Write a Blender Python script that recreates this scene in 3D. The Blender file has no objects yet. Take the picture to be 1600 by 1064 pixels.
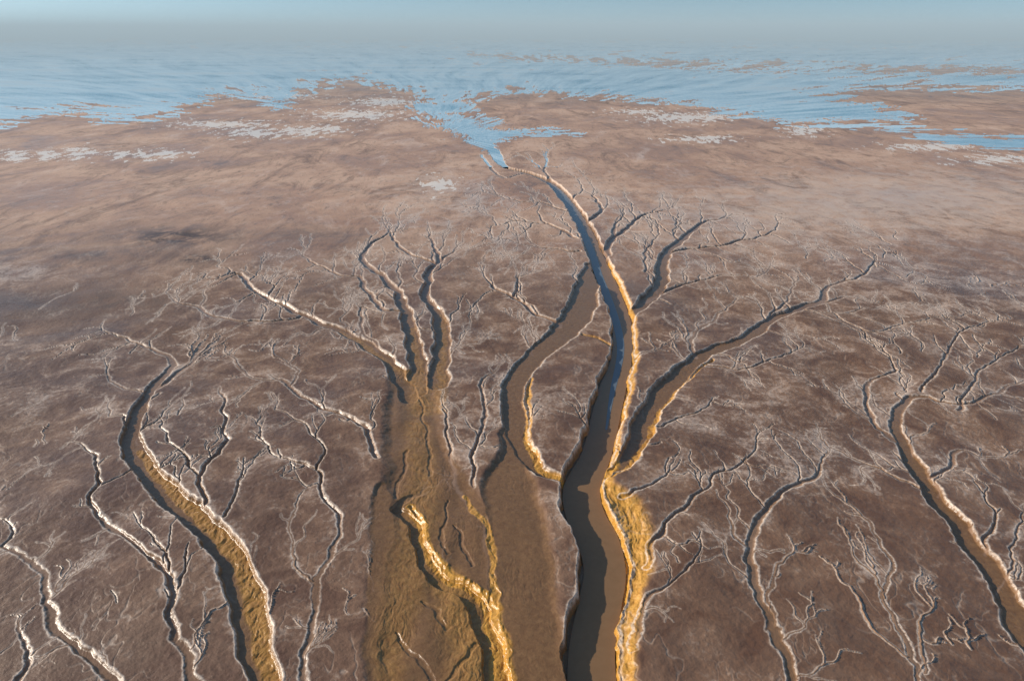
import bpy, math, random
import numpy as np
random.seed(7); rng=np.random.RandomState(5)
H=100.0; F=1067.0; CX,CY=800.0,532.0; HOR=48.0
P=math.atan((CY-HOR)/F); cp,sp=math.cos(P),math.sin(P)
# ---------- image pixel coordinates -> ground plane ----------
def g2w(x,y):
    v=(y-CY)/F; t=H/(sp+v*cp)
    return (x-CX)/F*t, t*(cp-v*sp), t
def w2g(X,Y):
    zc=Y*cp+H*sp; yc=(H*cp-Y*sp)
    return CX+X/zc*F, CY+yc/zc*F, zc
# ---------- noise ----------
perm=rng.permutation(256).astype(np.int32); perm=np.concatenate([perm,perm])
ga=rng.rand(256).astype(np.float32)*6.2832
GX,GY=np.cos(ga),np.sin(ga)
def pn(x,y):
    xi=np.floor(x).astype(np.int32); yi=np.floor(y).astype(np.int32)
    xf=(x-xi).astype(np.float32); yf=(y-yi).astype(np.float32)
    xi&=255; yi&=255
    u=xf*xf*xf*(xf*(xf*6-15)+10); v=yf*yf*yf*(yf*(yf*6-15)+10)
    def g(a,b,dx,dy):
        h=perm[perm[a&255]+(b&255)]; return GX[h]*dx+GY[h]*dy
    n00=g(xi,yi,xf,yf); n10=g(xi+1,yi,xf-1,yf); n01=g(xi,yi+1,xf,yf-1); n11=g(xi+1,yi+1,xf-1,yf-1)
    a=n00+u*(n10-n00); b=n01+u*(n11-n01)
    return (a+v*(b-a))*1.5
def fbm(x,y,o=4,g=0.5):
    s=0;a=1
    for k in range(o):
        s=s+a*pn(x*(2**k)+17.3*k,y*(2**k)-9.1*k); a*=g
    return s
def sst(a,b,x):
    t=np.clip((x-a)/(b-a),0,1); return t*t*(3-2*t)
# ---------- ground sheet lattice (finer where the creeks are) ----------
py=np.concatenate([[49.0,49.6],np.arange(50.4,1085,0.85),np.arange(1090,1500,6)])
pxc=np.concatenate([np.arange(-6000,-1200,300),np.arange(-1200,-160,8),np.arange(-150,1750,1.0),np.arange(1760,2800,8),np.arange(2800,7600,300)])
NR,NC=len(py),len(pxc)
_,Yr,zr=g2w(0,py)
Yr=np.concatenate([Yr,[15,-60,-400,-5000]]); zr=np.concatenate([zr,[55,60,150,900]]); py=np.concatenate([py,[1600,1700,1800,1900]]); NR=len(py)
X=((pxc[None,:]-CX)/F*zr[:,None]); Y=np.repeat(Yr[:,None],NC,1)
S=np.repeat((zr/F)[:,None],NC,1)
wx=X+0.9*pn(X/7,Y/7)+0.26*pn(X/1.9+40,Y/1.9)+0.10*pn(X/0.7,Y/0.7)+1.5*S*pn(X/22,Y/22)
wy=Y+0.9*pn(X/7+90,Y/7+3)+0.28*pn(X/1.9+11,Y/1.9+70)
Zr=lambda: np.zeros((NR,NC))
dep=Zr(); cf=Zr(); rim=Zr(); gold=Zr(); wet=Zr(); rimh=Zr(); sb=Zr(); sm=Zr()
def seg(p0,p1,mode,par):
    X0,Y0,h0,d0=p0; X1,Y1,h1,d1=p1
    a=w2g(X0,Y0); b=w2g(X1,Y1)
    s=max(a[2],b[2])/F; hm=max(h0,h1)
    m=hm*1.4+5.0*s+1.4
    mx=m/(min(a[2],b[2])/F)
    i0,i1=np.searchsorted(pxc,[min(a[0],b[0])-mx,max(a[0],b[0])+mx])
    j0,j1=np.searchsorted(py,[min(a[1],b[1])-mx,max(a[1],b[1])+mx])
    if i1<=i0 or j1<=j0: return
    sl=(slice(j0,j1),slice(i0,i1))
    x=wx[sl];y=wy[sl]
    dx,dy=X1-X0,Y1-Y0; L2=dx*dx+dy*dy+1e-9
    t=np.clip(((x-X0)*dx+(y-Y0)*dy)/L2,0,1)
    d=np.hypot(x-X0-t*dx,y-Y0-t*dy)
    hw=h0+(h1-h0)*t; de=d0+(d1-d0)*t
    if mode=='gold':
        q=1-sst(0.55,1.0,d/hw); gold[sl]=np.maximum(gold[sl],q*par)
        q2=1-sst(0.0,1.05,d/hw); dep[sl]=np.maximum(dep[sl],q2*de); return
    if mode=='soft':
        q=1-sst(0.6,1.0,d/hw); dep[sl]=np.maximum(dep[sl],q*de); cf[sl]=np.maximum(cf[sl],q); sb[sl]=np.maximum(sb[sl],q*par); return
    if mode=='cut':
        q=1-sst(0.1,1.0,d/hw); dep[sl]=np.maximum(dep[sl],q*de); return
    if mode=='tint':
        q=1-sst(0.2,1.0,d/hw); gold[sl]=np.maximum(gold[sl],q*par); return
    wm=np.minimum(1.0*hw,0.6+0.06*hw)
    q=1-sst(0,1,(d-hw+wm)/wm)
    dep[sl]=np.maximum(dep[sl],q*de); cf[sl]=np.maximum(cf[sl],q)
    wet[sl]=np.maximum(wet[sl],q*par)
    sm[sl]=np.maximum(sm[sl],q*(1-sst(5,14,hw/S[sl])))
    rw=0.88*S[sl]+np.minimum(0.05*hw,0.07)
    r=np.exp(-((d-hw-0.35*rw)/rw)**2)*np.clip(0.72+hw*0.35/S[sl]/6,0,1)
    rim[sl]=np.maximum(rim[sl],r); rimh[sl]=np.maximum(rimh[sl],r*np.minimum(0.015,0.04*de))
WG=[0.0]
def cr(pts,step=8,wig=True):
    out=[]; n=len(pts); WG[0]+=37.7
    for i in range(n-1):
        p0=pts[max(i-1,0)];p1=pts[i];p2=pts[i+1];p3=pts[min(i+2,n-1)]
        L=math.hypot(p2[0]-p1[0],p2[1]-p1[1]); k=max(2,int(L/step))
        for j in range(k):
            t=j/k
            q=[0.5*((2*p1[c])+(-p0[c]+p2[c])*t+(2*p0[c]-5*p1[c]+4*p2[c]-p3[c])*t*t+(-p0[c]+3*p1[c]-3*p2[c]+p3[c])*t**3) for c in range(3)]
            if wig and (i+j)>0 and q[2]<34:
                a=(3.8 if q[2]<20 else 1.8)*min(1,0.4+q[1]/900)
                u=np.array([q[0]/26+WG[0]]);v=np.array([q[1]/22])
                q[0]+=a*float(pn(u,v)[0])*1.5; q[1]+=0.7*a*float(pn(u+50,v)[0])*1.3
            out.append(tuple(q))
    out.append(tuple(pts[-1])); return out
def world(pts,dscale=1.0,dmax=2.3,fixd=None,wig=True):
    o=[]
    for (x,y,w) in cr(pts,wig=wig):
        Xw,Yw,z=g2w(x,y); hw=max(w,2.5)*0.5*z/F
        o.append((Xw,Yw,hw,fixd if fixd else min(dmax,dscale*(0.48 if w<16 else 0.42)*hw+0.05)))
    return o
occ={}
def cell(x,y,s): 
    return (int(math.floor(x/(7.5*s))),int(math.floor(y/(12*s))),int(math.log(s)*6))
def draw(o,mode='c',par=0.0,tag=None):
    for a,b in zip(o[:-1],o[1:]): seg(a,b,mode,par)
    if mode=='c':
        for q in o:
            s=w2g(q[0],q[1])[2]/F
            occ[cell(q[0],q[1],s)]=tag
tid=[0]
def sp_of(y): return H/math.hypot(H,y)
def kyf(y): return (1/max(0.15,sp_of(y)))**0.85
def twig(x,y,ang,Lpx,wpx,lvl):
    _,gy,z=w2g(x,y); s=z/F
    if gy<235 or gy>1120: return
    ky=kyf(y)
    tid[0]+=1; me=tid[0]
    n=max(4,int(Lpx/5)); step=Lpx*s/n
    pts=[];a=ang;cx,cy=x,y
    ph=random.uniform(0,6.28); am=random.uniform(0.25,0.65); wl=random.uniform(0.4,1.0); hd=ang
    for i in range(n+1):
        f=i/n
        hw=0.5*s*(wpx*(1-f)+1.0*f)
        pts.append((cx,cy,hw,(0.58*hw+0.04)*(1-0.55*f)))
        hd+=random.gauss(0,0.09)+(ang-hd)*0.05
        a=hd+am*math.sin(ph+i*wl)
        cx+=math.cos(a)*step; cy+=math.sin(a)*step*ky
        if i>1:
            c=occ.get(cell(cx,cy,s))
            if c is not None and c!=me: break
    if len(pts)<4: return
    draw(pts,'c',0.0,me)
    if lvl>0:
        side=random.choice([-1,1])
        for i in range(2,len(pts)-2):
            if random.random()<0.24:
                side=-side
                p=pts[i]; q=pts[i+1]
                aa=math.atan2((q[1]-p[1])/ky,q[0]-p[0])+side*random.uniform(0.35,0.9)
                f=1-i/n
                twig(p[0],p[1],aa,Lpx*random.uniform(0.35,0.75)*(0.45+0.55*f),max(1.8,wpx*0.6*f+0.9),lvl-1)
CH=[]
def ch(pts,tw=1.0,wet=0.0,tip=1,ds=1.0,dmax=2.3,fixd=None):
    o=world(pts,ds,dmax,fixd); tid[0]+=1; draw(o,'c',wet,tid[0]); CH.append((o,pts,tw,tip))
def soft(pts,d,p=0.0): draw(world(pts,fixd=d),'soft',p)
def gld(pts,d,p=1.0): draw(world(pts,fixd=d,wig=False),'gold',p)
soft([(690,1110,250),(688,1000,240),(690,900,225),(688,820,190),(665,750,145),(650,700,116),(645,640,100),(645,590,82)],0.6,1.0)
soft([(840,1110,150),(825,1000,140),(815,900,130),(805,820,120),(795,760,100),(800,710,60),(803,660,40)],0.5,0.25)
soft([(600,1110,80),(600,900,64),(605,760,44)],0.35,0.3)
MAIN=[(925,1120,100),(926,1064,98),(926,1000,90),(938,930,84),(946,880,82),(935,830,84),(915,790,78),(910,750,72),(932,700,58),(945,650,56),(957,600,52),(972,550,40),(972,500,38),(955,450,38),(934,400,32),(912,350,26),(885,310,21),(860,285,17),(825,270,13),(792,262,11),(775,247,11),(765,228,14),(745,208,26)]
def chm():
    o=world(MAIN,1.3,2.7,None,False); tid[0]+=1; draw(o,'c',1.0,tid[0]); CH.append((o,MAIN,0.4,0))
chm()
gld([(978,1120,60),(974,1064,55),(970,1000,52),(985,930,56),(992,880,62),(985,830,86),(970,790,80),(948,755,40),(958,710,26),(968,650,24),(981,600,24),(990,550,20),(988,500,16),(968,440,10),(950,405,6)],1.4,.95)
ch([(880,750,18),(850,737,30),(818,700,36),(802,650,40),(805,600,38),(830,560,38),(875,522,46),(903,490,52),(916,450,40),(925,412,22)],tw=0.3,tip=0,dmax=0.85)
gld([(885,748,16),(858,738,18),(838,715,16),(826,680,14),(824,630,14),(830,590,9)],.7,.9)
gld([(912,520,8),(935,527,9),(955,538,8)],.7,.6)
ch([(640,620,36),(618,575,27),(580,540,22),(530,515,18),(480,495,15),(430,472,12),(395,450,10),(375,430,8),(350,432,5),(318,436,3)],tw=1.5)
ch([(652,610,36),(652,560,30),(640,510,24),(625,465,18),(600,435,14),(575,415,12),(565,395,9),(590,375,6),(618,362,3)],tw=1.5,dmax=1.2)
ch([(684,600,36),(690,530,28),(685,490,22),(665,460,17),(668,430,14),(682,405,10),(680,385,6),(672,372,3)],tw=1.4,dmax=1.2)
ch([(622,485,12),(590,478,10),(570,450,9),(562,432,8),(530,430,7),(495,412,5),(470,396,3)],tw=1.8)
ch([(680,412,9),(650,402,8),(622,382,6),(608,360,3)],tw=1.8)
ch([(682,412,8),(700,400,6),(714,384,3)],tw=1.5)
ch([(470,492,9),(450,500,9),(400,502,8),(340,495,8),(312,480,7),(275,472,5),(262,455,3)],tw=1.9)
ch([(590,545,8),(568,515,6),(560,480,5),(600,490,3)],tw=1.2)
for t in [[(660,640,70),(650,590,50),(622,575,20),(580,540,14),(530,515,10)],[(655,600,24),(655,560,20),(645,510,14)],[(690,640,30),(688,590,26),(692,530,18),(688,490,12)]]: draw(world(t),'tint',0.30)
ch([(785,1110,50),(775,1040,46),(765,990,44),(750,945,42),(715,915,36),(680,895,34),(658,850,32),(642,812,30),(622,792,26),(636,776,18),(668,764,9)],tw=0.2,tip=0,dmax=1.6,ds=1.5)
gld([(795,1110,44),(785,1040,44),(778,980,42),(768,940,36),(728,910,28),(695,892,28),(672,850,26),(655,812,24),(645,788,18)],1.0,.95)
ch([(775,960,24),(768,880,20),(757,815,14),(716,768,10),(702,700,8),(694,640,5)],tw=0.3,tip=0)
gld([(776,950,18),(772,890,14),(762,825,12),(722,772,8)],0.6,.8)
for t in [[(690,1110,40),(672,1050,34),(640,1010,26),(618,985,12)],[(735,880,24),(722,840,20),(706,815,12)],[(700,975,30),(680,945,24),(655,935,12)],[(640,700,16),(628,740,20),(618,775,18)],[(672,740,16),(668,690,16),(660,640,12),(656,600,10)],[(745,1000,30),(720,1030,26),(700,1064,20)],[(700,860,20),(690,820,16),(700,780,10)]]:
    draw(world(t,fixd=0.78),'cut')
draw(world([(600,1110,60),(615,980,90),(640,900,110),(650,820,110),(660,740,80),(650,660,60)]),'tint',0.22)
draw(world([(760,1110,150),(740,1000,140),(720,940,110),(690,900,80)]),'tint',0.34)
draw(world([(925,1110,90),(925,1000,80),(940,900,60)]),'tint',0.12)
ch([(422,1110,52),(412,1050,52),(395,980,54),(375,900,56),(345,845,50),(300,803,46),(245,752,40),(208,700,36),(210,652,28),(235,610,21),(262,580,15),(270,562,11),(240,545,8),(200,530,6),(158,516,3)],tw=1.1,ds=0.85,dmax=1.3)
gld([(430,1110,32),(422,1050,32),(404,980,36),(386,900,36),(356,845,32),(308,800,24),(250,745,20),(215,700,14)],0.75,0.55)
ch([(238,610,12),(265,590,11),(300,562,8),(322,543,4)],tw=1.6)
ch([(222,612,7),(200,606,6),(175,597,5),(164,578,3)],tw=1.4)
ch([(318,790,11),(312,748,10),(335,716,9),(352,690,8),(350,640,7),(345,602,4)],tw=1.3)
ch([(312,748,8),(295,722,6),(266,692,5),(250,668,3)],tw=1.3)
ch([(352,810,8),(368,765,6),(384,728,3)],tw=1)
ch([(325,1110,18),(292,1030,17),(268,970,15),(265,905,14),(215,852,12),(165,816,12),(143,780,10),(155,738,8),(148,710,6),(118,688,3)],tw=1.2)
ch([(266,910,8),(262,870,7),(240,840,5),(205,802,3)],tw=1.3)
ch([(268,940,7),(288,880,5),(296,850,3)],tw=1)
ch([(230,1110,24),(180,1062,21),(130,1015,18),(90,985,18),(72,930,14),(65,890,12),(35,863,10),(5,853,9),(20,830,7),(12,810,5),(-25,800,3)],tw=1.1)
ch([(5,855,8),(-40,850,7),(-90,830,4)],tw=1)
ch([(28,1110,15),(38,1020,12),(30,985,8),(36,964,4)],tw=0.8)
ch([(462,1110,14),(485,980,13),(490,900,12),(520,860,10),(528,810,9),(505,770,8),(495,735,7),(440,716,5),(412,690,4),(405,662,3)],tw=1.2)
ch([(486,905,7),(460,872,5),(454,822,4),(468,780,3)],tw=1.1)
ch([(496,735,6),(500,692,5),(470,662,4),(430,640,3)],tw=1.3)
ch([(590,714,11),(575,680,11),(545,652,10),(500,635,9),(460,610,9),(440,592,7),(400,590,6),(375,575,5),(358,556,3)],tw=1.6)
ch([(452,606,7),(462,580,5),(430,553,3)],tw=1.4)
ch([(738,760,9),(742,700,9),(757,650,8),(750,603,7),(776,576,3)],tw=1)
ch([(876,508,10),(830,486,9),(800,466,8),(768,447,6),(758,428,3)],tw=1.5)
ch([(803,468,7),(806,440,5),(830,426,3)],tw=1.3)
ch([(985,492,16),(1008,470,26),(1033,440,25),(1036,405,20),(1065,375,14),(1095,350,9),(1132,340,4)],tw=1.5,dmax=1.2,ds=.7)
ch([(1038,398,10),(1080,388,9),(1140,379,7),(1200,366,5),(1216,348,3)],tw=1.8)
ch([(948,398,14),(960,372,12),(985,350,8),(1010,336,6),(1052,324,3)],tw=1.6)
ch([(958,374,8),(964,350,5),(975,336,3)],tw=1.4)
ch([(920,345,9),(940,326,7),(926,306,4)],tw=1.3)
ch([(1010,470,10),(1080,440,7),(1130,432,5),(1180,430,4),(1205,415,3)],tw=1.5)
ch([(1010,425,6),(1008,395,5),(1030,365,3)],tw=1.4)
ch([(950,738,24),(985,712,32),(1000,680,38),(1015,640,42),(1052,592,38),(1100,552,27),(1168,526,23),(1203,500,19),(1250,481,16),(1285,465,12),(1292,446,9),(1340,434,6),(1368,410,3)],tw=1.7,dmax=1.4,ds=0.75)
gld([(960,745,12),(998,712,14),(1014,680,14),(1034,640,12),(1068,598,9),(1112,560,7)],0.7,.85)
ch([(1262,478,9),(1300,468,8),(1342,460,4)],tw=1.8)
ch([(1088,556,9),(1080,525,7),(1112,500,6),(1152,468,3)],tw=1.6)
ch([(1096,566,7),(1150,576,6),(1192,568,5),(1250,545,3)],tw=1.7)
ch([(1203,500,7),(1228,470,5),(1240,440,3)],tw=1.5)
ch([(1240,482,6),(1310,488,5),(1380,478,4),(1440,470,3)],tw=1.8)
ch([(1720,1120,64),(1620,1010,54),(1560,905,44),(1500,822,40),(1450,760,34),(1415,702,27),(1400,660,21),(1408,630,15),(1442,618,10),(1500,632,8),(1560,612,6),(1610,590,3)],tw=1.7,ds=0.7,dmax=1.2)
ch([(1455,745,10),(1482,725,9),(1498,703,7),(1540,715,4),(1590,700,3)],tw=1.5)
ch([(1400,690,9),(1368,660,10),(1350,622,9),(1362,592,7),(1402,580,5),(1380,548,3)],tw=1.6)
ch([(1540,860,8),(1552,802,7),(1538,772,3)],tw=1.2)
ch([(1250,1110,24),(1240,1060,22),(1222,1005,20),(1195,950,18),(1180,900,16),(1170,850,15),(1190,802,14),(1230,762,12),(1275,742,9),(1286,708,4)],tw=1.1,ds=0.9)
ch([(1172,860,7),(1145,830,6),(1135,788,3)],tw=1.3)
ch([(1208,960,8),(1205,902,7),(1236,858,3)],tw=1)
ch([(1460,1110,14),(1412,990,12),(1385,930,10),(1392,872,8),(1370,830,6),(1330,790,4),(1300,768,3)],tw=1.2)
ch([(1388,935,6),(1352,882,5),(1325,840,3)],tw=1)
ch([(1450,1050,8),(1438,985,6),(1456,938,3)],tw=0.8)
ch([(1420,1020,6),(1360,980,5),(1330,910,3)],tw=0.8)
ch([(985,1010,11),(1010,938,9),(1052,908,6),(1088,868,4),(1092,848,3)],tw=1)
ch([(1008,880,12),(1040,820,10),(1082,780,8),(1116,745,7),(1166,720,5),(1186,688,3)],tw=1.2)
ch([(975,775,9),(1010,760,7),(1045,738,3)],tw=1)
ch([(1030,668,6),(1062,655,5),(1112,628,3)],tw=1.3)
ch([(1440,765,7),(1380,735,6),(1330,716,4),(1290,690,3)],tw=1.3)
ch([(900,372,8),(862,352,7),(815,345,5),(772,352,3)],tw=1.8)
ch([(905,392,7),(850,388,6),(800,375,4),(760,372,3)],tw=1.8)
ch([(888,330,7),(850,318,5),(800,312,4),(755,300,3)],tw=1.8)
ch([(1560,930,7),(1585,850,5),(1600,800,3)],tw=1.1)
ch([(1500,640,7),(1530,580,5),(1590,545,3)],tw=1.7)
ch([(1440,612,6),(1470,570,5),(1500,520,4),(1560,500,3)],tw=1.7)
ch([(1300,488,5),(1360,520,5),(1420,505,4),(1520,490,3)],tw=1.7)
# braids near the mouth
BR=[[(792,262,7),(778,238,9),(748,222,7),(720,200,6)],[(825,270,6),(790,278,5),(768,264,5),(752,242,4)]]
for b in BR: ch(b,tw=0.0,wet=1,tip=0,ds=.6)
for (o,pts,tw,tip) in list(CH):
    if tw==0: continue
    side=1; acc=0; n=len(o)
    for i in range(2,n-1):
        x,y,hw,d=o[i]; s=w2g(x,y)[2]/F; ky=kyf(y)
        x2,y2=o[i+1][:2]; wpx=2*hw/s
        gx,gy,_=w2g(x,y)
        acc+=math.hypot(*(np.array(w2g(x2,y2)[:2])-np.array((gx,gy))))
        gap=(15+0.07*max(0,gy-380)+wpx*0.35)/tw
        if acc>gap*random.uniform(0.5,1.6):
            acc=0; side=-side if random.random()<.75 else side
            a=math.atan2((y2-y)/ky,x2-x)+side*random.uniform(0.35,1.0)
            ox=x+math.cos(a)*hw*0.9; oy=y+math.sin(a)*hw*0.9
            Lp=random.uniform(28,110)*(0.8 if wpx<8 else 1.05)
            twig(ox,oy,a,Lp,min(5.0,2.3+wpx*0.17),2)
    if tip:
        x,y,hw,d=o[-1]; x0,y0=o[-4][:2]; ky=kyf(y)
        a=math.atan2((y-y0)/ky,x-x0)
        for k in range(3): twig(x,y,a+(k-1)*0.6+random.uniform(-.2,.2),random.uniform(22,50),2.6,1)
def scatter(x0,x1,y0,y1,n,ax):
    for k in range(n):
        gx,gy=random.uniform(x0,x1),random.uniform(y0,y1)
        Xw,Yw,z=g2w(gx,gy)
        if occ.get(cell(Xw,Yw,z/F)) is not None: continue
        twig(Xw,Yw,ax+random.uniform(-.5,.5),random.uniform(30,80),2.7,2)
scatter(1350,1720,430,620,80,0.9); scatter(1060,1420,370,460,34,0.9); scatter(760,900,290,400,18,2.6)
scatter(-120,330,480,700,26,2.1); scatter(1000,1600,620,1040,14,1.3); scatter(380,600,560,1000,8,1.9); scatter(-120,200,640,1040,10,1.9)
print('twigs',tid[0])
# ---------- tidal water basin ----------
nb=int(np.searchsorted(py,262)); xs=pxc[None,:]; 
poly=[(-7000,60),(9000,60),(9000,112),(1610,112),(1560,106),(1350,104),(1100,97),(900,90),(745,84),(745,88),(860,94),(1100,106),(1330,112),(1500,113),(2200,118),(9000,120),(9000,138),(1600,137),(1350,139),(1295,148),(1335,158),(1390,170),(1425,188),(1330,192),(1230,194),(1180,182),(1080,166),(980,154),(900,148),(800,141),(738,152),(730,172),(745,186),(800,203),(905,209),(800,212),(778,220),(770,232),(755,232),(735,215),(700,205),(668,185),(656,168),(655,154),(610,136),(550,126),(505,128),(470,145),(440,172),(405,150),(340,150),(262,180),(150,190),(125,174),(40,184),(0,196),(-200,215),(-900,240),(-7000,250)]
gxx=np.repeat(xs,nb,0); gyy=np.repeat(py[:nb,None],NC,1)
KY=3.0
def sdf(px_,py_,poly):
    d=np.full(px_.shape,1e9); ins=np.zeros(px_.shape,bool); n=len(poly)
    for i in range(n):
        x0,y0=poly[i];x1,y1=poly[(i+1)%n]; y0*=KY;y1*=KY
        dx,dy=x1-x0,y1-y0
        t=np.clip(((px_-x0)*dx+(py_-y0)*dy)/(dx*dx+dy*dy+1e-9),0,1)
        d=np.minimum(d,np.hypot(px_-x0-t*dx,py_-y0-t*dy))
        c=((y0>py_)!=(y1>py_))&(px_<(x1-x0)*(py_-y0)/((y1-y0)+1e-12)+x0); ins^=c
    return np.where(ins,d,-d)
XB,YB=X[:nb],Y[:nb]
wn=fbm(XB/60,YB/90,4)
sd=sdf(gxx+14*pn(XB/50,YB/70+8),gyy*KY+8*wn,poly)
sd2=sdf(gxx,gyy*KY+5*wn,[(1340,196),(1450,205),(1540,212),(1640,222),(2600,250),(2600,262),(1700,246),(1590,236),(1500,222),(1400,208)])
sd=np.maximum(sd,sd2)
mX,mY,_=g2w(700,200)
Rr=np.hypot(XB-mX,(YB-mY)); Th=np.arctan2(XB-mX,YB-mY+60)
lr=np.log(Rr+60)
st=fbm(Th*26+1.0*pn(lr*1.8,Th*2),lr*2.2,6,0.74)
st2=fbm(XB/420+3,YB/150,5,0.6)
st3=fbm(XB/30,YB/60+5,4,0.6)
wf=sd/18.0+2.2*(np.clip(st,-1.2,1.2)+0.8*st3)*np.exp(-np.abs(sd)/40)+0.1
bars=sst(0.2,0.9,st2+0.45*st)*sst(12,60,sd)
wf=wf-4.4*sst(0.45,0.85,st*0.85+st2*0.6+0.25*st3)*(sd>0)*sst(150,20,sd)
near=np.exp(-np.maximum(0,Y-300)/200)
ug=sst(650,420,Y)
z=-dep+rimh*(1-cf)
z+=(0.045*fbm(X/1.6,Y/1.6,4,.55)+0.16*pn(X/9,Y/9))*near*(1-0.6*cf)*ug
rg=fbm(wx/1.4+0.6*pn(wx/3,wy/3),wy/3.2+7,4,0.6)
z+=np.clip(gold*1.6,0,1)*0.18*rg
ux=wx+1.0*pn(wx/6,wy/12)+0.3*pn(wx/2.1,wy/5)
fl=1-2.2*np.abs(fbm(ux/0.8,wy/7,3,0.6))
pt=sst(-.1,.4,fbm(X/9,Y/16,2))
z+=(0.015+0.065*sb*(0.35+0.65*sst(150,190,Y)))*fl*sst(0.3,0.9,cf)*(1-wet)*near*pt
z+=0.24*sb*pn(X/5+2,Y/12)*near
z+=(0.6*pn(X/48,Y/60)+0.32*pn(X/20+9,Y/24))*near*(1-wet*0.7)*sst(0.2,1,1-0.6*cf)*ug
z[:nb]=np.minimum(z[:nb],np.where(wf>0,-np.clip(wf,0,1)*0.9,0.05))
r1=fbm(wx/7+31,wy/12,3,0.5); r2=fbm(wx/3.1-8,wy/5+60,3,0.5)
rill=np.exp(-(r1/(0.022+0.10*S))**2)*sst(-.1,.35,pn(X/16,Y/22+5))+0.7*np.exp(-(r2/(0.03+0.2*S))**2)*sst(0,.4,pn(X/11+60,Y/17))
rill=np.clip(rill,0,1)*(1-cf)*sst(300,400,np.repeat(py[:,None],NC,1))
z-=0.07*rill
def blur(a,k):
    for ax in (0,1):
        c=np.cumsum(np.concatenate([np.zeros_like(a.take([0],ax)),a],ax),ax)
        n=a.shape[ax]; i=np.arange(n); hi=np.minimum(i+k+1,n); lo=np.maximum(i-k,0)
        a=(c.take(hi,ax)-c.take(lo,ax))/(2*k+1)
    return a
halo=blur(blur(rim*(1-cf),8),10)
rim=np.maximum(rim,0.4*blur(rill,1))
tone=Zr(); gX=np.repeat(pxc[None,:],NR,0); gY=np.repeat(py[:,None],NC,1)
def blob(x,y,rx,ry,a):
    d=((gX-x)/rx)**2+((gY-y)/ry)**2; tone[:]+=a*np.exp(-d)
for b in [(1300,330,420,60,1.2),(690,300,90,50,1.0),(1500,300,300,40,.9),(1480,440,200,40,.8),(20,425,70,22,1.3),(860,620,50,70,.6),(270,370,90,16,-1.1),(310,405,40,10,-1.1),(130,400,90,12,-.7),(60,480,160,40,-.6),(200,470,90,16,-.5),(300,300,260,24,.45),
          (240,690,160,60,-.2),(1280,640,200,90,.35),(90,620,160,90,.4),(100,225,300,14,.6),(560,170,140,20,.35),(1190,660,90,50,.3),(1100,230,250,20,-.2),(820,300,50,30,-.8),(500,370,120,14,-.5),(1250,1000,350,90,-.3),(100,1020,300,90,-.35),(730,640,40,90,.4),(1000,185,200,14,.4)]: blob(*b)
patch=Zr()
for (x,y,rx,ry) in [(28,245,30,8),(75,243,20,7),(122,240,30,9),(190,242,22,7),(248,242,42,7),(470,206,40,8),(505,203,36,7),(400,208,50,8),(430,150,60,6),(1060,184,55,8),(1110,184,36,7),(1255,204,28,8),(690,290,24,12),(600,160,50,7),(1580,250,70,7),(1460,230,70,6),(1100,218,50,5),(350,195,80,6),(560,180,70,8),(1000,175,40,4)]:
    patch=np.maximum(patch,np.exp(-(((gX-x)/rx)**2+((gY-y)/ry)**2)))
patch=patch*0.92+0.66*fbm(X/8,Y/20,5,0.75)*(patch>0.02)
rimc=rim*(1-sst(0.15,0.6,cf))
def gridmesh(name,Xa,Ya,Za,attrs,mat):
    r,c=Xa.shape
    co=np.stack([Xa,Ya,Za],-1).reshape(-1,3).astype(np.float32)
    idx=np.arange(r*c,dtype=np.int32).reshape(r,c)
    q=np.stack([idx[:-1,:-1],idx[1:,:-1],idx[1:,1:],idx[:-1,1:]],-1).reshape(-1,4)
    me=bpy.data.meshes.new(name); me.vertices.add(len(co)); me.vertices.foreach_set('co',co.ravel())
    me.loops.add(q.size); me.loops.foreach_set('vertex_index',q.ravel())
    me.polygons.add(len(q)); me.polygons.foreach_set('loop_start',np.arange(0,q.size,4,dtype=np.int32))
    try: me.polygons.foreach_set('loop_total',np.full(len(q),4,dtype=np.int32))
    except Exception: pass
    me.polygons.foreach_set('use_smooth',np.ones(len(q),bool))
    me.update(calc_edges=True)
    for k,ch4 in attrs.items():
        at=me.attributes.new(k,'FLOAT_COLOR','POINT')
        at.data.foreach_set('color',np.stack([np.broadcast_to(a,(r,c)) for a in ch4],-1).astype(np.float32).ravel())
    ob=bpy.data.objects.new(name,me); bpy.context.scene.collection.objects.link(ob); me.materials.append(mat); return ob
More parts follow.
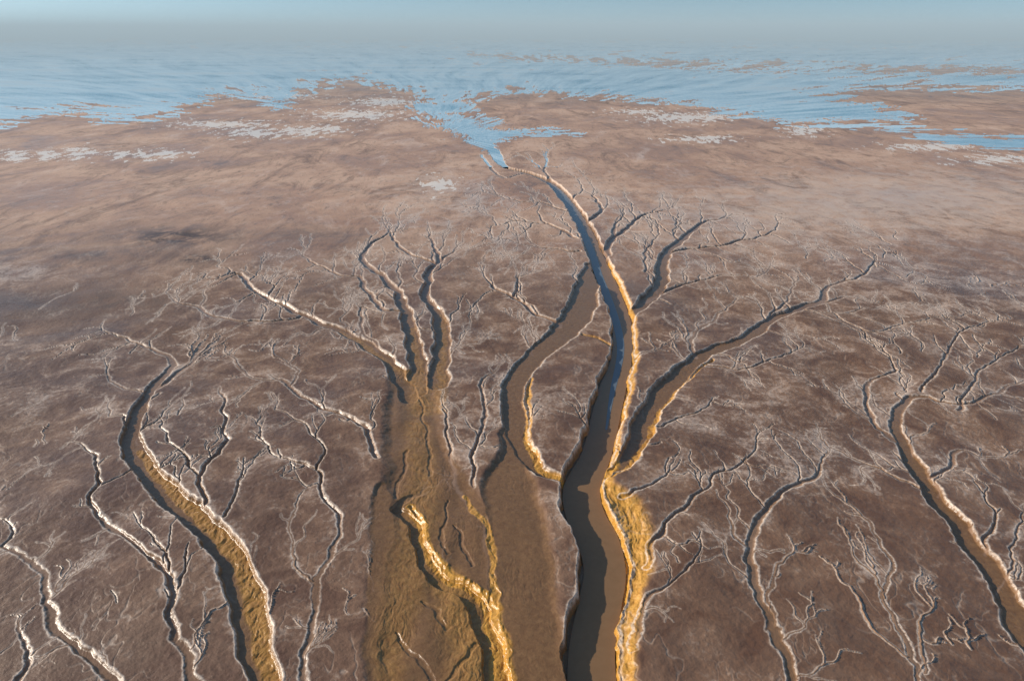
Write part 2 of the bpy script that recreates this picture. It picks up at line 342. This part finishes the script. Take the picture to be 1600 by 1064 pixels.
class N:
    def __init__(s,name):
        s.m=bpy.data.materials.new(name); s.m.use_nodes=True; s.t=s.m.node_tree; s.b=s.t.nodes['Principled BSDF']
    def n(s,t,**k):
        x=s.t.nodes.new(t)
        for a,b in k.items(): setattr(x,a,b)
        return x
    def l(s,a,b): s.t.links.new(a,b)
    def put(s,sock,v):
        if hasattr(v,'is_linked') or hasattr(v,'links'): s.l(v,sock)
        else: sock.default_value=v
    def math(s,op,a,b=0.5,clamp=False):
        x=s.n('ShaderNodeMath',operation=op,use_clamp=clamp); s.put(x.inputs[0],a); s.put(x.inputs[1],b); return x.outputs[0]
    def mix(s,f,a,b):
        x=s.n('ShaderNodeMix',data_type='RGBA'); s.put(x.inputs[0],f)
        s.put(x.inputs[6],a if not isinstance(a,tuple) else (*a,1)); s.put(x.inputs[7],b if not isinstance(b,tuple) else (*b,1)); return x.outputs[2]
    def noise(s,scale,det=6,rough=0.6,dist=0.0,vec=None):
        x=s.n('ShaderNodeTexNoise'); x.inputs['Scale'].default_value=scale; x.inputs['Detail'].default_value=det; x.inputs['Roughness'].default_value=rough; x.inputs['Distortion'].default_value=dist
        if vec is not None: s.l(vec,x.inputs['Vector'])
        return x.outputs[0]
    def ramp(s,v,a,b):
        x=s.n('ShaderNodeMapRange'); x.clamp=True; s.put(x.inputs[0],v); x.inputs[1].default_value=a; x.inputs[2].default_value=b; return x.outputs[0]
    def attr(s,name):
        x=s.n('ShaderNodeAttribute',attribute_name=name); y=s.n('ShaderNodeSeparateColor'); s.l(x.outputs['Color'],y.inputs[0]); return y.outputs[0],y.outputs[1],y.outputs[2],x.outputs['Alpha']
g=N('tidal_mud')
geo=g.n('ShaderNodeNewGeometry'); pos=geo.outputs['Position']
rimA,bedA,goldA,smA=g.attr('a1'); haloA,toneA,patchA,farA=g.attr('a2')
big=g.noise(0.012,6,0.65,0.6,pos); midn=g.noise(0.09,8,0.7,0.8,pos); fine=g.noise(0.9,8,0.7,0.4,pos); vf=g.noise(4.0,4,0.7,0,pos)
mp=g.n('ShaderNodeMapping'); mp.inputs['Scale'].default_value=(1,0.38,1); g.l(pos,mp.inputs[0])
m2=g.noise(0.035,10,0.78,1.0,mp.outputs[0]); m3=g.noise(0.3,6,0.75,0.6,mp.outputs[0])
c=g.mix(g.ramp(midn,0.38,0.64),(0.155,0.075,0.041),(0.34,0.195,0.115))
c=g.mix(g.math('MULTIPLY',g.ramp(big,0.52,0.40),0.5),c,(0.125,0.064,0.038))
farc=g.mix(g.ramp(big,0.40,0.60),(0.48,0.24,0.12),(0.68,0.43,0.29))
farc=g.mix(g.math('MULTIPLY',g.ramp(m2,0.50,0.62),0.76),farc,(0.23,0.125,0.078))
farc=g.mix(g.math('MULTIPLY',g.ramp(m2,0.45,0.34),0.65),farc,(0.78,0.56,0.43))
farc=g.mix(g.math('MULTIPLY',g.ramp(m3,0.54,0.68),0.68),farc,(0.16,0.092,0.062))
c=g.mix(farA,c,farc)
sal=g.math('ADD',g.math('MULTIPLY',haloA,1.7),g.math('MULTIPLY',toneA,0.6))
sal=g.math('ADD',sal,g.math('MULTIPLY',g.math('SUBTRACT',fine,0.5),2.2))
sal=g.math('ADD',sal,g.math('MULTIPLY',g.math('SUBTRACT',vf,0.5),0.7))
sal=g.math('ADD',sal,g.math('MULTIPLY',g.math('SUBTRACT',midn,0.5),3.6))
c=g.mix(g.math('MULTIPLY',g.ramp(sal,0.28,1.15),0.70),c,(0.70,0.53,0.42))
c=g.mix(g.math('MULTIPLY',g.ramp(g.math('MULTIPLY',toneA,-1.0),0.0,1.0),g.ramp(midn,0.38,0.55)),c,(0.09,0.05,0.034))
bedc=g.mix(g.ramp(fine,0.3,0.7),(0.165,0.08,0.034),(0.27,0.145,0.062))
bedc=g.mix(smA,bedc,g.mix(g.ramp(midn,0.35,0.65),(0.22,0.12,0.066),(0.36,0.22,0.14)))
c=g.mix(g.ramp(bedA,0.15,0.6),c,bedc)
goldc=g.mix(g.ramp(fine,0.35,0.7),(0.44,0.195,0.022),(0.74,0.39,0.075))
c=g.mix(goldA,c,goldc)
rimm=g.math('MULTIPLY',rimA,g.math('MULTIPLY',g.ramp(fine,0.28,0.52),g.ramp(midn,0.25,0.5)))
c=g.mix(g.math('MULTIPLY',rimm,0.85),c,(0.80,0.64,0.51))
c=g.mix(g.math('MULTIPLY',g.ramp(patchA,0.45,0.66),0.88),c,(0.88,0.78,0.68))
g.l(c,g.b.inputs['Base Color'])
rr=g.mix(g.ramp(bedA,0.2,0.8),g.mix(g.ramp(big,0.4,0.6),(0.34,)*3,(0.58,)*3),(0.28,)*3); g.l(rr,g.b.inputs['Roughness'])
bp=g.n('ShaderNodeBump'); g.l(g.math('SUBTRACT',0.5,g.math('MULTIPLY',farA,0.34)),bp.inputs['Strength']); bp.inputs['Distance'].default_value=0.25
g.l(g.math('ADD',fine,g.math('MULTIPLY',vf,0.12)),bp.inputs['Height']); g.l(bp.outputs[0],g.b.inputs['Normal'])
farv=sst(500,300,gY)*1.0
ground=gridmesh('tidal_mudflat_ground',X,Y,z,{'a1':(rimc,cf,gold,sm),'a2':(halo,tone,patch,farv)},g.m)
w=N('tidal_water')
sA,dA,_,_=w.attr('a1')
wc=w.mix(w.ramp(sA,0.0,1.0),(0.07,0.28,0.41),(0.64,0.82,0.89))
wc=w.mix(w.math('MULTIPLY',dA,0.4),wc,(0.40,0.40,0.39))
w.l(wc,w.b.inputs['Base Color']); w.b.inputs['Roughness'].default_value=0.2
ra=slice(0,nb)
gridmesh('tidal_water',X[ra],Y[ra],np.full(X[ra].shape,-0.12),{'a1':(0.62+0.36*st+0.36*st2,bars,0*bars,0*bars)},w.m)
rv=N('river_mud_sky_tint_water'); rn=rv.noise(0.5,5,0.6,1.0,rv.n('ShaderNodeNewGeometry').outputs['Position'])
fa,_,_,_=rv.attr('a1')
rv.l(rv.mix(fa,rv.mix(rn,(0.22,0.12,0.052),(0.29,0.165,0.08)),(0.14,0.17,0.20)),rv.b.inputs['Base Color']); rv.b.inputs['Roughness'].default_value=0.2  # muddy brown; fa blends in blue-grey, a sky reflection painted into the base colour
def ribbon(name,pts,ds,dm,kw,lo,hi,up=0.25,cst=None):
    o=world(pts,ds,dm,None,False); Xs=[];Ys=[];Zs=[];A=[]
    for i,(x,y,hw,d) in enumerate(o):
        a=o[max(i-1,0)];b=o[min(i+1,len(o)-1)]; tx,ty=b[0]-a[0],b[1]-a[1]; L=math.hypot(tx,ty); nx,ny=-ty/L,tx/L
        if cst: 
            gx,gy,_=w2g(x,y); d=-cst(gy)
        k=np.linspace(-kw,kw,9); Xs.append(x+nx*hw*k); Ys.append(y+ny*hw*k); Zs.append(np.full(9,-d+(up*min(1,d) if not cst else 0)))
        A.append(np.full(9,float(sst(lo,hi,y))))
    A=np.array(A); return gridmesh(name,np.array(Xs),np.array(Ys),np.array(Zs),{'a1':(A,A,A,A)},rv.m)
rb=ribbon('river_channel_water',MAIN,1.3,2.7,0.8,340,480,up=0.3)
mo=world(MAIN,1.3,2.7,None,False); mg=[(w2g(q[0],q[1])[1],-q[3]+0.3*min(1,q[3])) for q in mo]; mg.sort()
gyA=[a for a,b in mg]; gzA=[b for a,b in mg]
ribbon('sky_tint_creek_water',[(948,660,3),(958,600,8),(970,545,11),(966,505,12),(951,460,13),(935,420,12),(926,390,11),(907,350,12),(883,311,11),(860,287,9)],1,1,1.0,-10,-5,cst=lambda gy: float(np.interp(gy,gyA,gzA))+0.03)  # creek water strip, all blue-grey: sky reflection put into its colour
# thin blue-grey haze lying over the distant bay
hz=bpy.data.materials.new('haze'); hz.use_nodes=True; t=hz.node_tree; t.nodes.clear()
oo=t.nodes.new('ShaderNodeOutputMaterial'); vs=t.nodes.new('ShaderNodeVolumeScatter'); vs.inputs['Color'].default_value=(0.88,0.98,1,1); vs.inputs['Density'].default_value=0.00034; vs.inputs['Anisotropy'].default_value=0.0
vab=t.nodes.new('ShaderNodeVolumeAbsorption'); vab.inputs['Color'].default_value=(0.45,0.84,1,1); vab.inputs['Density'].default_value=0.00016
ad=t.nodes.new('ShaderNodeAddShader'); t.links.new(vs.outputs[0],ad.inputs[0]); t.links.new(vab.outputs[0],ad.inputs[1])
t.links.new(ad.outputs[0],oo.inputs['Volume'])
bpy.ops.mesh.primitive_cube_add(size=1,location=(0,1100+15000,79)); hb=bpy.context.object; hb.scale=(60000,30000,180); hb.name='haze_air'; hb.data.materials.append(hz)
el,az=math.radians(21),math.radians(-80)
d=(math.sin(az)*math.cos(el),math.cos(az)*math.cos(el),math.sin(el))
from mathutils import Vector
sun=bpy.data.lights.new('sun','SUN'); sun.energy=5.0; sun.angle=math.radians(0.5); sun.color=(1,0.91,0.78)
so=bpy.data.objects.new('sun',sun); bpy.context.scene.collection.objects.link(so); so.rotation_euler=Vector(d).to_track_quat('Z','Y').to_euler()
W=bpy.data.worlds.new('World'); bpy.context.scene.world=W; W.use_nodes=True
wt=W.node_tree
sk=wt.nodes.new('ShaderNodeTexSky'); sk.sky_type='NISHITA'; sk.sun_disc=False; sk.sun_elevation=el; sk.sun_rotation=az
sk.dust_density=0.8; sk.ozone_density=1.6; sk.air_density=1.1
tc=wt.nodes.new('ShaderNodeTexCoord'); va=wt.nodes.new('ShaderNodeVectorMath'); va.operation='ADD'; va.inputs[1].default_value=(0,0,0.14)
vn=wt.nodes.new('ShaderNodeVectorMath'); vn.operation='NORMALIZE'
wt.links.new(tc.outputs['Generated'],va.inputs[0]); wt.links.new(va.outputs[0],vn.inputs[0]); wt.links.new(vn.outputs[0],sk.inputs[0])
mm=wt.nodes.new('ShaderNodeMix'); mm.data_type='RGBA'; mm.blend_type='MULTIPLY'; mm.inputs[0].default_value=1; mm.inputs[7].default_value=(0.97,1.04,1.03,1)
wt.links.new(sk.outputs[0],mm.inputs[6])
wt.links.new(mm.outputs[2],wt.nodes['Background'].inputs[0]); wt.nodes['Background'].inputs[1].default_value=0.13
cam=bpy.data.cameras.new('camera'); cam.sensor_width=36; cam.lens=36*F/1600; cam.clip_end=200000; cam.clip_start=1
co=bpy.data.objects.new('camera',cam); bpy.context.scene.collection.objects.link(co); co.location=(0,0,H); co.rotation_euler=(math.radians(90)-P,0,0)
bpy.context.scene.camera=co
bpy.context.scene.view_settings.view_transform='Standard'
